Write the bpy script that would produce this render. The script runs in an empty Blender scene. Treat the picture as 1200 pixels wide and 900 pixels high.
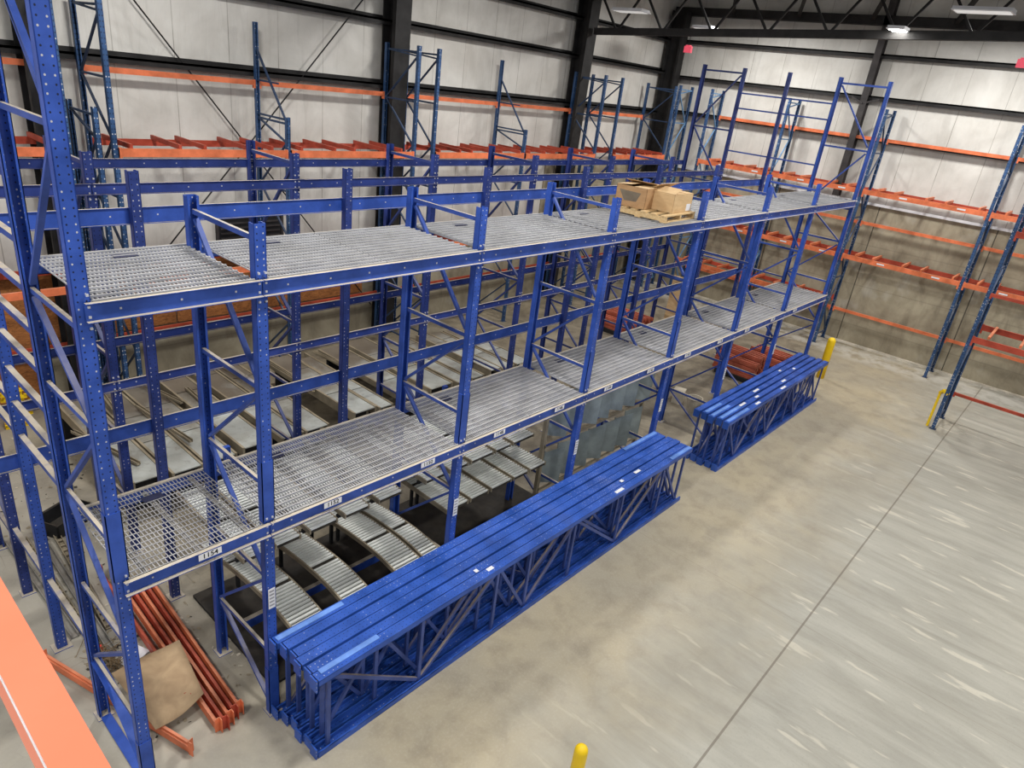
import bpy, math, random
from mathutils import Vector, Matrix
random.seed(7)
C = bpy.context.scene.collection
PI = math.pi

# ------------------------------------------------------------------ mesh helpers
class MB:
    def __init__(s): s.v=[]; s.f=[]; s.m=[]
    def quad8(s, P, mi=0):
        n=len(s.v); s.v+= [tuple(p) for p in P]
        for q in ((0,3,2,1),(4,5,6,7),(0,1,5,4),(1,2,6,5),(2,3,7,6),(3,0,4,7)):
            s.f.append(tuple(n+i for i in q)); s.m.append(mi)
        return s
    def box(s,x0,x1,y0,y1,z0,z1,mi=0):
        return s.quad8([(x0,y0,z0),(x1,y0,z0),(x1,y1,z0),(x0,y1,z0),(x0,y0,z1),(x1,y0,z1),(x1,y1,z1),(x0,y1,z1)],mi)
    def bar(s,a,b,w,h,up=(0,0,1),mi=0):
        a=Vector(a); b=Vector(b); d=(b-a).normalized(); u=Vector(up)
        sd=d.cross(u)
        if sd.length<1e-4: u=Vector((0,1,0)); sd=d.cross(u)
        sd.normalize(); u=sd.cross(d).normalized()
        sd*=w/2; u*=h/2
        return s.quad8([a-sd-u,a+sd-u,b+sd-u,b-sd-u,a-sd+u,a+sd+u,b+sd+u,b-sd+u],mi)
    def cyl(s,a,b,r,n=10,mi=0,r2=None):
        a=Vector(a); b=Vector(b); d=(b-a).normalized(); r2=r if r2 is None else r2
        u=Vector((0,0,1)) if abs(d.z)<.9 else Vector((1,0,0))
        p=d.cross(u).normalized(); q=d.cross(p)
        k=len(s.v)
        for c,rr in ((a,r),(b,r2)):
            for i in range(n):
                t=2*PI*i/n; s.v.append(tuple(c+p*rr*math.cos(t)+q*rr*math.sin(t)))
        for i in range(n):
            j=(i+1)%n; s.f.append((k+i,k+j,k+n+j,k+n+i)); s.m.append(mi)
        s.f.append(tuple(k+i for i in reversed(range(n)))); s.m.append(mi)
        s.f.append(tuple(k+n+i for i in range(n))); s.m.append(mi)
        return s
    def lathe(s,prof,n=24,c=(0,0,0),mi=0):
        k=len(s.v)
        for (r,z) in prof:
            for i in range(n):
                t=2*PI*i/n; s.v.append((c[0]+r*math.cos(t),c[1]+r*math.sin(t),c[2]+z))
        for j in range(len(prof)-1):
            for i in range(n):
                i2=(i+1)%n; s.f.append((k+j*n+i,k+j*n+i2,k+(j+1)*n+i2,k+(j+1)*n+i)); s.m.append(mi)
        s.f.append(tuple(k+i for i in reversed(range(n)))); s.m.append(mi)
        e=k+(len(prof)-1)*n; s.f.append(tuple(e+i for i in range(n))); s.m.append(mi)
        return s
    def poly(s,pts,mi=0):
        k=len(s.v); s.v+=[tuple(p) for p in pts]; s.f.append(tuple(range(k,k+len(pts)))); s.m.append(mi); return s
    def mesh(s,name,mats):
        me=bpy.data.meshes.new(name); me.from_pydata(s.v,[],s.f)
        if not isinstance(mats,(list,tuple)): mats=[mats]
        for m in mats: me.materials.append(m)
        if len(mats)>1: me.polygons.foreach_set('material_index',s.m)
        me.update(); return me
    def build(s,name,mats,parent=None,loc=(0,0,0),rot=(0,0,0)):
        return link(name,s.mesh(name,mats),parent,loc,rot)

def link(name,me,parent=None,loc=(0,0,0),rot=(0,0,0)):
    o=bpy.data.objects.new(name,me); C.objects.link(o)
    o.parent=parent; o.location=loc; o.rotation_euler=rot
    return o
def tag(o,label=None,cat=None,group=None,kind=None):
    if label: o['label']=label
    if cat: o['category']=cat
    if group: o['group']=group
    if kind: o['kind']=kind
    return o
def thing(name,label,cat,loc=(0,0,0),rot=(0,0,0),group=None):
    o=bpy.data.objects.new(name,None); C.objects.link(o); o.location=loc; o.rotation_euler=rot
    o.empty_display_size=.1
    return tag(o,label,cat,group)
def struct(o): o['kind']='structure'; return o
ORD=['first','second','third','fourth','fifth','sixth','seventh','eighth','ninth','tenth','eleventh','twelfth','thirteenth','fourteenth','fifteenth','sixteenth','seventeenth','eighteenth','nineteenth','twentieth']

# ------------------------------------------------------------------ materials
def newmat(name):
    m=bpy.data.materials.new(name); m.use_nodes=True; nt=m.node_tree
    for n in list(nt.nodes): nt.nodes.remove(n)
    o=nt.nodes.new('ShaderNodeOutputMaterial'); b=nt.nodes.new('ShaderNodeBsdfPrincipled')
    nt.links.new(b.outputs[0],o.inputs[0])
    return m,nt,b
class G:
    def __init__(s,nt): s.nt=nt
    def n(s,t,**k):
        x=s.nt.nodes.new(t)
        for a,v in k.items(): setattr(x,a,v)
        return x
    def put(s,sock,v):
        if hasattr(v,'is_output') or isinstance(v,bpy.types.NodeSocket): s.nt.links.new(v,sock)
        else: sock.default_value=v
    def math(s,op,a,b=0.0,c=None):
        x=s.n('ShaderNodeMath',operation=op); s.put(x.inputs[0],a); s.put(x.inputs[1],b)
        if c is not None: s.put(x.inputs[2],c)
        return x.outputs[0]
    def mix(s,f,a,b,bt='MIX'):
        x=s.n('ShaderNodeMix',data_type='RGBA',blend_type=bt); s.put(x.inputs[0],f)
        s.put(x.inputs[6],a if not isinstance(a,tuple) else (*a[:3],1)); s.put(x.inputs[7],b if not isinstance(b,tuple) else (*b[:3],1))
        return x.outputs[2]
    def noise(s,vec,scale,detail=3,rough=.55,dist=0):
        x=s.n('ShaderNodeTexNoise'); s.put(x.inputs['Vector'],vec); x.inputs['Scale'].default_value=scale
        x.inputs['Detail'].default_value=detail; x.inputs['Roughness'].default_value=rough; x.inputs['Distortion'].default_value=dist
        return x.outputs[0]
    def ramp(s,f,a,b):
        x=s.n('ShaderNodeMapRange'); s.put(x.inputs[0],f); x.inputs[1].default_value=a; x.inputs[2].default_value=b
        x.clamp=True; return x.outputs[0]
    def xyz(s,v):
        x=s.n('ShaderNodeSeparateXYZ'); s.put(x.inputs[0],v); return x.outputs
    def scl(s,v,sc):
        x=s.n('ShaderNodeMapping'); s.put(x.inputs[0],v); x.inputs['Scale'].default_value=sc; return x.outputs[0]
def lin(r,g,b):
    f=lambda c:((c/255)/12.92 if c/255<=.04045 else (((c/255)+.055)/1.055)**2.4)
    return (f(r),f(g),f(b))

def metal_mat(name,col,rough=.45,dust=0.0,dustcol=lin(168,152,128),holes=None,scuff=.25,metallic=0.0,var=.22,spec=.4,dr=(.35,.85)):
    m,nt,b=newmat(name); g=G(nt)
    tc=g.n('ShaderNodeTexCoord'); geo=g.n('ShaderNodeNewGeometry')
    pos=geo.outputs['Position']
    nz=g.noise(pos,3.1,4,.6)
    dark=tuple(c*(1-var) for c in col); lt=tuple(min(1,c*(1+var)+.01) for c in col)
    c=g.mix(g.ramp(nz,.35,.65),dark,lt)
    if scuff:
        n2=g.noise(pos,38,5,.7); c=g.mix(g.math('MULTIPLY',g.ramp(n2,.66,.76),scuff),c,lin(190,180,165))
    if dust:
        nzz=g.xyz(geo.outputs['Normal'])[2]
        d=g.math('MINIMUM',g.math('MULTIPLY',g.ramp(nzz,*dr),g.math('ADD',g.math('MULTIPLY',g.ramp(g.noise(pos,5,4,.6),.35,.6),.5*dust),.5*dust)),.93)
        c=g.mix(d,c,dustcol)
    if holes:
        pitch,half,rad=holes
        ob=g.xyz(tc.outputs['Object']); onm=g.xyz(tc.outputs['Normal'])
        fr=g.math('GREATER_THAN',g.math('ABSOLUTE',onm[1]),.5)
        dx=g.math('DIVIDE',g.math('SUBTRACT',g.math('ABSOLUTE',ob[0]),half),rad)
        zc=g.math('DIVIDE',ob[2],pitch)
        fz=g.math('SUBTRACT',g.math('FRACT',zc),.5)
        dz=g.math('DIVIDE',g.math('MULTIPLY',fz,pitch),rad*1.15)
        r2=g.math('ADD',g.math('MULTIPLY',dx,dx),g.math('MULTIPLY',dz,dz))
        mask=g.math('MULTIPLY',g.math('LESS_THAN',r2,1.0),fr)
        wn=g.n('ShaderNodeTexWhiteNoise',noise_dimensions='2D')
        cb=g.n('ShaderNodeCombineXYZ'); g.put(cb.inputs[0],g.math('FLOOR',zc)); g.put(cb.inputs[1],g.math('SIGN',ob[0])); g.put(wn.inputs[0],cb.outputs[0])
        light=g.math('GREATER_THAN',g.math('ADD',wn.outputs[0],g.math('MULTIPLY',g.ramp(g.noise(pos,1.3,2),.4,.6),.5)),.95)
        hc=g.mix(light,(.005,.01,.04),lin(185,185,190))
        c=g.mix(mask,c,hc)
    g.put(b.inputs['Base Color'],c)
    b.inputs['Roughness'].default_value=rough; b.inputs['Metallic'].default_value=metallic
    b.inputs['Specular IOR Level'].default_value=spec
    return m
BLUE=lin(40,76,164)
M={}
M['blue']=metal_mat('blue_paint',BLUE,.42,.0,scuff=.12)
M['blue_post']=metal_mat('blue_post_paint',BLUE,.42,.0,holes=(.05,.026,.0058),scuff=.12)
M['blue_dusty']=metal_mat('blue_paint_dusty',BLUE,.5,1.5,lin(196,184,160),scuff=.1)
M['blue_brace']=metal_mat('blue_brace_paint',lin(46,74,152),.5,1.2,lin(186,174,152),scuff=.3,dr=(.72,.97))
M['blue_shaded_post']=metal_mat('shaded_blue_post_paint',lin(34,54,122),.45,.0,holes=(.05,.026,.0058),scuff=.1)  # rear and middle posts: front blue darkened, their shade put into the colour
M['blue_shaded']=metal_mat('shaded_blue_beam_paint',lin(36,58,132),.5,1.2,lin(170,158,138),scuff=.1)  # rear beams: the blue darkened for shade in the same way
M['blue_shaded_brace']=metal_mat('shaded_blue_brace_paint',lin(36,54,112),.5,.8,lin(160,148,128),scuff=.2,dr=(.72,.97))  # rear braces: shade darkening mixed into the brace blue
M['blue_pile']=metal_mat('blue_pile_paint',lin(40,82,170),.4,0,holes=(.05,.026,.0046),scuff=.1)
M['blue_pile_brace']=metal_mat('blue_pile_brace_paint',lin(58,78,142),.45,1.3,scuff=.5,dr=(.6,.9))
M['blue_light']=metal_mat('light_blue_paint',lin(104,144,216),.4,0,scuff=.3)
M['teal']=metal_mat('teal_post_paint',lin(44,76,118),.45,0,holes=(.075,.02,.009),scuff=.25)
M['teal_brace']=metal_mat('teal_brace_paint',lin(36,60,92),.5,.1,scuff=.15)
M['teal_light']=metal_mat('faded_teal_paint',lin(105,145,185),.5,0,scuff=.3)
M['orange']=metal_mat('orange_paint',lin(218,116,74),.45,.35,lin(205,160,130),scuff=.3)
M['orange_red_shaded']=metal_mat('shaded_red_orange_paint',lin(172,66,44),.5,.25,lin(190,120,90),scuff=.15)  # darker red-brown copy of the orange, crossbar shade put into the colour
M['orange_near']=metal_mat('orange_gloss',lin(255,140,106),.35,0,scuff=0,var=.03)
M['terracotta']=metal_mat('rust_red_paint',lin(168,84,62),.6,.3,lin(190,120,95),scuff=.15)
M['zinc']=metal_mat('zinc_wire',lin(166,167,172),.5,.4,lin(170,162,146),scuff=.0,metallic=.1,var=.12)
M['zinc_dk']=metal_mat('zinc_channel',lin(140,138,134),.55,.3,lin(150,138,118),scuff=.1,metallic=.2)
M['galv']=metal_mat('galvanised_sheet',lin(134,144,144),.5,.0,scuff=.35,metallic=.1,var=.2)
M['roller']=metal_mat('roller_steel',lin(226,228,222),.35,0,scuff=.05,metallic=.15,var=.1)
M['rail_tan']=metal_mat('dirty_rail',lin(135,125,105),.6,.3,scuff=.3)
M['dark']=metal_mat('dark_void',lin(22,22,24),.8,.1,scuff=0)
M['black_steel']=metal_mat('black_steel',lin(24,22,22),.65,0,scuff=0)
M['steel_gray']=metal_mat('gray_primer_steel',lin(58,54,54),.6,0,scuff=.02)
M['black_plastic']=metal_mat('black_plastic',lin(24,24,26),.5,.1,scuff=.05)
M['yellow']=metal_mat('yellow_paint',lin(245,205,20),.4,0,scuff=.08,var=.08)
M['white']=metal_mat('white_sticker',lin(225,225,228),.6,0,scuff=0,var=.05)
M['ink']=metal_mat('black_ink',lin(20,20,22),.6,0,scuff=0)
M['bolt']=metal_mat('bolt_steel',lin(205,205,212),.35,0,scuff=0,metallic=.3)
M['bucket']=metal_mat('dirty_white_plastic',lin(190,182,165),.6,.2,scuff=.1)
M['red']=metal_mat('red_paint',lin(200,40,35),.5,.1,scuff=.1)

def wood_mat(name,a,b,scale=(1,14,14)):
    m,nt,bs=newmat(name); g=G(nt); geo=g.n('ShaderNodeNewGeometry')
    v=g.scl(geo.outputs['Position'],scale); n=g.noise(v,3,5,.6,.5)
    g.put(bs.inputs['Base Color'],g.mix(g.ramp(n,.3,.7),a,b)); bs.inputs['Roughness'].default_value=.75; return m
M['pallet']=wood_mat('pale_pallet_wood',lin(222,196,150),lin(196,160,108))
M['card']=wood_mat('cardboard',lin(184,146,104),lin(168,130,90),(2,2,6))
M['card_lt']=wood_mat('cardboard_light',lin(214,182,136),lin(196,162,118),(2,2,6))
M['paper']=wood_mat('brown_paper_sheet',lin(190,162,126),lin(160,132,100),(1.5,1.5,1.5))
def osb():
    m,nt,bs=newmat('osb_board'); g=G(nt); geo=g.n('ShaderNodeNewGeometry')
    v=g.scl(geo.outputs['Position'],(6,6,18)); n=g.noise(v,1.6,6,.75,1.2)
    c=g.mix(g.ramp(n,.35,.65),lin(112,66,30),lin(182,118,62))
    g.put(bs.inputs['Base Color'],c); bs.inputs['Roughness'].default_value=.8; return m
M['osb']=osb()

def dark_floor_fill():
    m,nt,b=newmat('concrete_floor'); g=G(nt); geo=g.n('ShaderNodeNewGeometry'); P=geo.outputs['Position']
    x,y,z=g.xyz(P)
    n1=g.noise(P,.45,5,.6,.4); n2=g.noise(P,2.6,6,.65,.3); n3=g.noise(P,34,4,.6)
    c=g.mix(g.ramp(n1,.35,.65),lin(172,160,134),lin(156,148,130))
    c=g.mix(g.math('MULTIPLY',g.ramp(n2,.45,.7),.45),c,lin(118,108,94))
    c=g.mix(g.math('MULTIPLY',g.ramp(n3,.5,.8),.25),c,lin(200,192,178))
    # grey, smoother slab with tyre streaks on the open aisle side
    ag=g.ramp(g.math('ADD',g.math('MULTIPLY',y,-1.0),g.math('MULTIPLY',g.noise(P,.7,4,.6,.6),3.0)),3.3,5.2)
    st=g.noise(g.scl(P,(2.6,.4,1)),1.1,5,.7,.5)
    cg=g.mix(g.ramp(st,.3,.7),lin(150,148,138),lin(184,182,171))
    cg=g.mix(g.math('MULTIPLY',g.ramp(g.noise(g.scl(P,(3.2,.6,1)),1.7,3,.5),.62,.66),.55),cg,lin(222,216,198))
    cg=g.mix(g.math('MULTIPLY',g.ramp(n3,.55,.8),.3),cg,lin(100,98,92))
    c=g.mix(g.math('MULTIPLY',ag,.85),c,cg)
    # darker, blotchy ground beneath the racks
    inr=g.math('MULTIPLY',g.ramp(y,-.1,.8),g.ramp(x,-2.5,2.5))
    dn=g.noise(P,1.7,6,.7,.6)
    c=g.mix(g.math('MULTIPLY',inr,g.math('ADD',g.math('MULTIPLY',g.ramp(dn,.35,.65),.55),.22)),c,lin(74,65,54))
    lf=g.ramp(x,2.0,.6); c=g.mix(g.math('MULTIPLY',lf,.55),c,lin(176,172,162))
    crack=g.n('ShaderNodeTexVoronoi',feature='DISTANCE_TO_EDGE'); g.put(crack.inputs['Vector'],P); crack.inputs['Scale'].default_value=4.2
    ck=g.math('MULTIPLY',g.ramp(crack.outputs[0],.02,.0),g.math('MULTIPLY',g.ramp(g.noise(P,.9,3),.5,.62),g.ramp(y,.5,1.5)))
    c=g.mix(g.math('MULTIPLY',ck,.5),c,lin(70,64,56))
    wb=g.math('MULTIPLY',g.ramp(x,19.6,20.2),g.ramp(g.noise(P,2.2,4,.6),.4,.55)); c=g.mix(g.math('MULTIPLY',wb,.5),c,lin(205,203,195))
    # sawn joints in the slab
    jy=g.math('LESS_THAN',g.math('ABSOLUTE',g.math('ADD',y,3.53)),.013)
    jx=g.math('MULTIPLY',g.math('LESS_THAN',g.math('ABSOLUTE',g.math('SUBTRACT',g.math('MODULO',g.math('ADD',x,30.9),7.6),.1)),.009),.5)
    c=g.mix(g.math('MULTIPLY',jy,.6),c,lin(92,80,66)); c=g.mix(g.math('MULTIPLY',jx,.4),c,lin(112,104,90))
    g.put(b.inputs['Base Color'],c); b.inputs['Roughness'].default_value=.62
    bp=g.n('ShaderNodeBump'); bp.inputs['Strength'].default_value=.12; bp.inputs['Distance'].default_value=.01; g.put(bp.inputs['Height'],n3); g.put(b.inputs['Normal'],bp.outputs[0])
    return m
def wallpanel_mat(name,axis):
    m,nt,b=newmat(name); g=G(nt); geo=g.n('ShaderNodeNewGeometry'); P=geo.outputs['Position']; q=g.xyz(P); u=q[axis]; z=q[2]
    n=g.noise(P,.8,5,.6,.4); vs=g.scl(P,(1.8,1.8,.25)); wr=g.noise(vs,2.2,4,.6,.8)
    c=g.mix(g.ramp(n,.35,.65),lin(198,194,186),lin(224,221,214))
    c=g.mix(g.math('MULTIPLY',g.ramp(wr,.55,.75),.3),c,lin(158,154,146))
    fr=g.math('FRACT',g.math('DIVIDE',u,1.02)); sm=g.math('LESS_THAN',g.math('ABSOLUTE',g.math('SUBTRACT',fr,.5)),.008)
    c=g.mix(g.math('MULTIPLY',sm,g.math('ADD',g.math('MULTIPLY',g.ramp(wr,.35,.6),.5),.15)),c,lin(120,112,102))
    g.put(b.inputs['Base Color'],c); b.inputs['Roughness'].default_value=.55
    bp=g.n('ShaderNodeBump'); bp.inputs['Strength'].default_value=.35; bp.inputs['Distance'].default_value=.06; g.put(bp.inputs['Height'],wr); g.put(b.inputs['Normal'],bp.outputs[0])
    return m
def concwall_mat(name,axis):
    m,nt,b=newmat(name); g=G(nt); geo=g.n('ShaderNodeNewGeometry'); P=geo.outputs['Position']; q=g.xyz(P); u=q[axis]; z=q[2]
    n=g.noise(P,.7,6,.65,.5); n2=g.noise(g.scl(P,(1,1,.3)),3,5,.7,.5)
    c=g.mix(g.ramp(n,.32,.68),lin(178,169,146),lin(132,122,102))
    c=g.mix(g.math('MULTIPLY',g.ramp(n2,.5,.72),.5),c,lin(98,88,74))  # darker vertical streaks paint the wall's shadow lines into the colour
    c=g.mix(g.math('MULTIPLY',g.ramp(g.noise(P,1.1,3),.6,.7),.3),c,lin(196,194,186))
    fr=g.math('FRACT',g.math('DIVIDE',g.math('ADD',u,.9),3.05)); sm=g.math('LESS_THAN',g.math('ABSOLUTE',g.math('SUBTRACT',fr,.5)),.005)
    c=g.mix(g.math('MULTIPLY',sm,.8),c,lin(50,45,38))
    fz=g.math('LESS_THAN',g.math('ABSOLUTE',g.math('SUBTRACT',g.math('FRACT',g.math('DIVIDE',z,1.22)),.5)),.012)
    c=g.mix(g.math('MULTIPLY',fz,.25),c,lin(100,92,80))
    g.put(b.inputs['Base Color'],c); b.inputs['Roughness'].default_value=.8
    return m
def roof_mat():
    m,nt,b=newmat('roof_sheet'); g=G(nt); geo=g.n('ShaderNodeNewGeometry'); P=geo.outputs['Position']; x,y,z=g.xyz(P)
    n=g.noise(P,1.2,4,.6); c=g.mix(g.ramp(n,.35,.65),lin(58,54,52),lin(84,80,76))
    g.put(b.inputs['Base Color'],c); b.inputs['Roughness'].default_value=.8; return m
def glow(name,col,st):
    m,nt,b=newmat(name); b.inputs['Base Color'].default_value=(*col,1); b.inputs['Emission Color'].default_value=(*col,1); b.inputs['Emission Strength'].default_value=st; return m
def deckplate_mat():
    m,nt,b=newmat('worn_gray_sheet'); g=G(nt); geo=g.n('ShaderNodeNewGeometry'); P=geo.outputs['Position']; x,y,z=g.xyz(P)
    n=g.noise(P,1.3,5,.65,.5); n2=g.noise(P,9,5,.7)
    dirt=g.ramp(g.math('ADD',y,g.math('MULTIPLY',n,3.0)),6.2,7.8)
    c=g.mix(g.ramp(n,.35,.65),lin(176,180,176),lin(146,146,138))
    c=g.mix(g.math('MULTIPLY',dirt,.85),c,lin(104,92,76))
    c=g.mix(g.math('MULTIPLY',g.ramp(n2,.55,.75),.5),c,lin(84,76,62))
    g.put(b.inputs['Base Color'],c); b.inputs['Roughness'].default_value=.5; return m
M['plate']=deckplate_mat(); M['navy']=metal_mat('navy_gap',lin(18,24,60),.7,0,scuff=0)

# ------------------------------------------------------------------ building shell
XW,YB=21.41,8.65
fl=MB().box(-9,XW+.3,-14,YB+.3,-.2,0).build('floor',dark_floor_fill()); struct(fl)
wm=wallpanel_mat('insulated_wall_panel_back',0); wr=wallpanel_mat('insulated_wall_panel_right',1)
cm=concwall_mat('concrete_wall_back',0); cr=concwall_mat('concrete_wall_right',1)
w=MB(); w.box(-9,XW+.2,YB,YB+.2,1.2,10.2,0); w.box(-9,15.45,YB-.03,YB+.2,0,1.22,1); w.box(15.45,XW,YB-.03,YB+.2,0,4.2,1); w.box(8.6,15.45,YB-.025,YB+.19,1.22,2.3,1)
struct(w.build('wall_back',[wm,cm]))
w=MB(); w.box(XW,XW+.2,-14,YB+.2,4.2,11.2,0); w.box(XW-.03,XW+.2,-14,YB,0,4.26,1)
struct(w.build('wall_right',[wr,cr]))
t=MB(); t.box(XW-.1,XW-.03,-14,YB,4.2,4.27); struct(t.build('trim_1',M['white']))
t=MB(); t.box(XW-.16,XW-.03,-14,YB,0,.05); struct(t.build('baseboard_right',metal_mat('pale_kerb',lin(205,198,182),.7,0,scuff=.1)))
# girts: C purlins on the walls
for k,z in enumerate((5.9,7.18,8.15)):
    g_=MB(); g_.box(-9,XW-.05,YB-.2,YB-.003,z-.02,z+.02); g_.box(-9,XW-.05,YB-.2,YB-.19,z-.09,z+.02); g_.box(-9,XW-.05,YB-.02,YB-.003,z-.01,z+.09)
    struct(g_.build('trim_%d'%(k+2),M['black_steel']))
for k,z in enumerate((6.02,7.1,8.18)):
    g_=MB(); g_.box(XW-.2,XW-.003,-14,YB-.2,z-.02,z+.02); g_.box(XW-.2,XW-.19,-14,YB-.2,z-.1,z+.02)
    struct(g_.build('trim_%d'%(k+5),M['black_steel']))
def icol(x,y,w,d,h,name,mat,taper=0.0):
    m=MB()
    def P(z,a): return a+taper*z
    y1=y+d/2
    def bx(x0,x1,yb,yt_,y1b):  # box with a slanting inner face
        m.quad8([(x0,yb,0),(x1,yb,0),(x1,y1b,0),(x0,y1b,0),(x0,yt_,h),(x1,yt_,h),(x1,y1b,h),(x0,y1b,h)])
    y0=y-d/2
    bx(x-w/2,x+w/2,y0,y0-taper,y0+.03 if not taper else y0+.03)
    bx(x-w/2,x+w/2,y1-.03,y1-.03,y1)
    bx(x-.02,x+.02,y0+.02,y0-taper+.02,y1-.02)
    return struct(m.build(name,mat))
for k,x in enumerate((2.35,9.3,16.1)):
    icol(x,8.38,.42,.36,9.6,'steel_column',M['black_steel'],.12)
icol(21.02,8.25,.34,.5,9.0,'steel_column',M['black_steel'],.05)
c_=MB(); c_.box(XW-.3,XW-.27,1.81,1.99,4.3,9.8); c_.box(XW-.05,XW-.02,1.81,1.99,4.3,9.8); c_.box(XW-.28,XW-.04,1.89,1.91,4.3,9.8)
struct(c_.build('steel_column',M['steel_gray']))
c_=MB(); c_.bar((XW-.3,1.9,6.9),(XW-.1,2.5,7.12),.05,.05); c_.bar((XW-.3,1.9,6.9),(XW-.1,1.3,7.12),.05,.05)
struct(c_.build('girt_brace',M['steel_gray']))
# bracing rods
r=MB(); r.cyl((2.7,8.5,8.25),(9.0,8.5,.75),.014,6); struct(r.build('bracing_rod',M['black_steel']))
r=MB(); r.cyl((9.0,8.46,8.05),(2.7,8.46,1.1),.014,6); struct(r.build('bracing_rod',M['black_steel']))
# roof
def roofz(y): return 10.0+.045*(YB-y)
rf=MB(); rf.quad8([(-9,YB+.2,roofz(YB)),(XW+.2,YB+.2,roofz(YB)),(XW+.2,-14,roofz(-14)),(-9,-14,roofz(-14)),(-9,YB+.2,roofz(YB)+.1),(XW+.2,YB+.2,roofz(YB)+.1),(XW+.2,-14,roofz(-14)+.1),(-9,-14,roofz(-14)+.1)])
struct(rf.build('ceiling',roof_mat()))
sk=glow('daylight_panel',(.82,.8,.74),.55)
n=0
for y in (6.6,3.9,1.2,-1.5,-4.2):
    for x0 in (17.0,19.0,):
        q=MB(); q.box(x0,x0+1.5,y-.55,y+.55,roofz(y)-.06,roofz(y)-.03); n+=1
        struct(q.build('window_%d'%n,sk))
# trusses on the column lines and joists between them
def truss(x,y0,y1,zb,slope,depth,name):
    m=MB()
    zf=lambda y: zb+slope*(8.0-y)
    for dx in (-.045,.045):
        m.bar((x+dx,y0,zf(y0)),(x+dx,y1,zf(y1)),.06,.17); m.bar((x+dx,y0,zf(y0)+depth),(x+dx,y1,zf(y1)+depth),.05,.1)
    n=int((y0-y1)/1.35); 
    for i in range(n):
        a=y0-(y0-y1)*i/n; b=y0-(y0-y1)*(i+.5)/n; c=y0-(y0-y1)*(i+1)/n
        m.bar((x,a,zf(a)+depth),(x,b,zf(b)),.05,.05); m.bar((x,b,zf(b)),(x,c,zf(c)+depth),.05,.05)
    return struct(m.build(name,M['black_steel']))
truss(16.1,8.0,-12,7.83,.042,.98,'roof_truss')
truss(9.3,8.0,-12,7.95,.042,.95,'roof_truss')
def joist(y,x0,x1):
    m=MB(); zt=roofz(y)-.06; zb=zt-.5
    m.box(x0,x1,y-.05,y+.05,zt-.05,zt); m.box(x0,x1,y-.05,y+.05,zb,zb+.07)
    n=int((x1-x0)/.6)
    for i in range(n):
        a=x0+(x1-x0)*i/n; b=x0+(x1-x0)*(i+.5)/n; c=x0+(x1-x0)*(i+1)/n
        m.cyl((a,y,zt),(b,y,zb),.014,5); m.cyl((b,y,zb),(c,y,zt),.014,5)
    return struct(m.build('roof_joist',M['black_steel']))
for y in (7.2,5.4,3.6,1.8,0,-1.8,-3.6,-5.4): joist(y,9.4,16.0); joist(y,16.2,XW-.05)
m=MB(); m.box(XW-.3,XW-.05,-12,YB-.1,8.9,9.14); struct(m.build('roof_purlin',M['black_steel']))
for yy in (6.5,4.4,2.3,.2,-1.9): struct(MB().bar((XW-.3,yy,9.05),(XW-2.4,yy-1.0,9.9),.1,.1).build('roof_purlin',M['black_steel']))

# ------------------------------------------------------------------ rack components
def post_mesh(name,h,mat,w=.10,d=.075,sgn=-1,t=.006):
    # C channel: face towards sgn*y; local origin at base
    m=MB(); f=sgn*d/2
    y0,y1=sorted((f,f-sgn*t)); m.box(-w/2,w/2,y0,y1,0,h)
    ya,yb=sorted((f,-f)); m.box(-w/2,-w/2+t,ya,yb,0,h); m.box(w/2-t,w/2,ya,yb,0,h)
    m.box(-w/2,-w/2+.02,*sorted((-f,-f+sgn*t)),0,h); m.box(w/2-.02,w/2,*sorted((-f,-f+sgn*t)),0,h)
    return m.mesh(name,mat)
PC={}
def post(parent,loc,h,mat,sgn=-1,w=.10,d=.075,name='post'):
    k=(h,mat.name,sgn,w,d)
    if k not in PC: PC[k]=post_mesh(name,h,mat,w,d,sgn)
    return link(name,PC[k],parent,loc)
def brace_bars(m,x,y0,y1,hs,ds,w=.03,h=.042):
    for z in hs: m.bar((x,y0,z),(x,y1,z),w,h)
    L=y1-y0
    for a,za,b,zb in ds:
        m.bar((x,y0+a*L,za),(x,y0+b*L,zb),w,h,up=(1,0,0))
STUB_H=[.8,1.75,2.8,3.75,5.02]
STUB_D=[(.97,.78,.03,.1),(.03,1.7,.97,.85),(.97,2.76,.03,1.8),(.03,3.68,.97,2.86),(.97,4.96,.03,3.82)]
TALL_H=[.78,1.7,2.74,3.73,4.5,5.8,7.15]
TALL_D=[(.03,1.6,.97,.85),(.97,2.69,.03,1.8),(.03,3.65,.97,2.77),(.97,4.45,.03,3.75),(.03,5.75,.97,4.56),(.97,7.1,.03,5.88)]
D=1.07
XB=[0,1.256,3.71,6.17,8.62,11.10,13.61,16.29]
Z1,Z2=2.43,4.72

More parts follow.
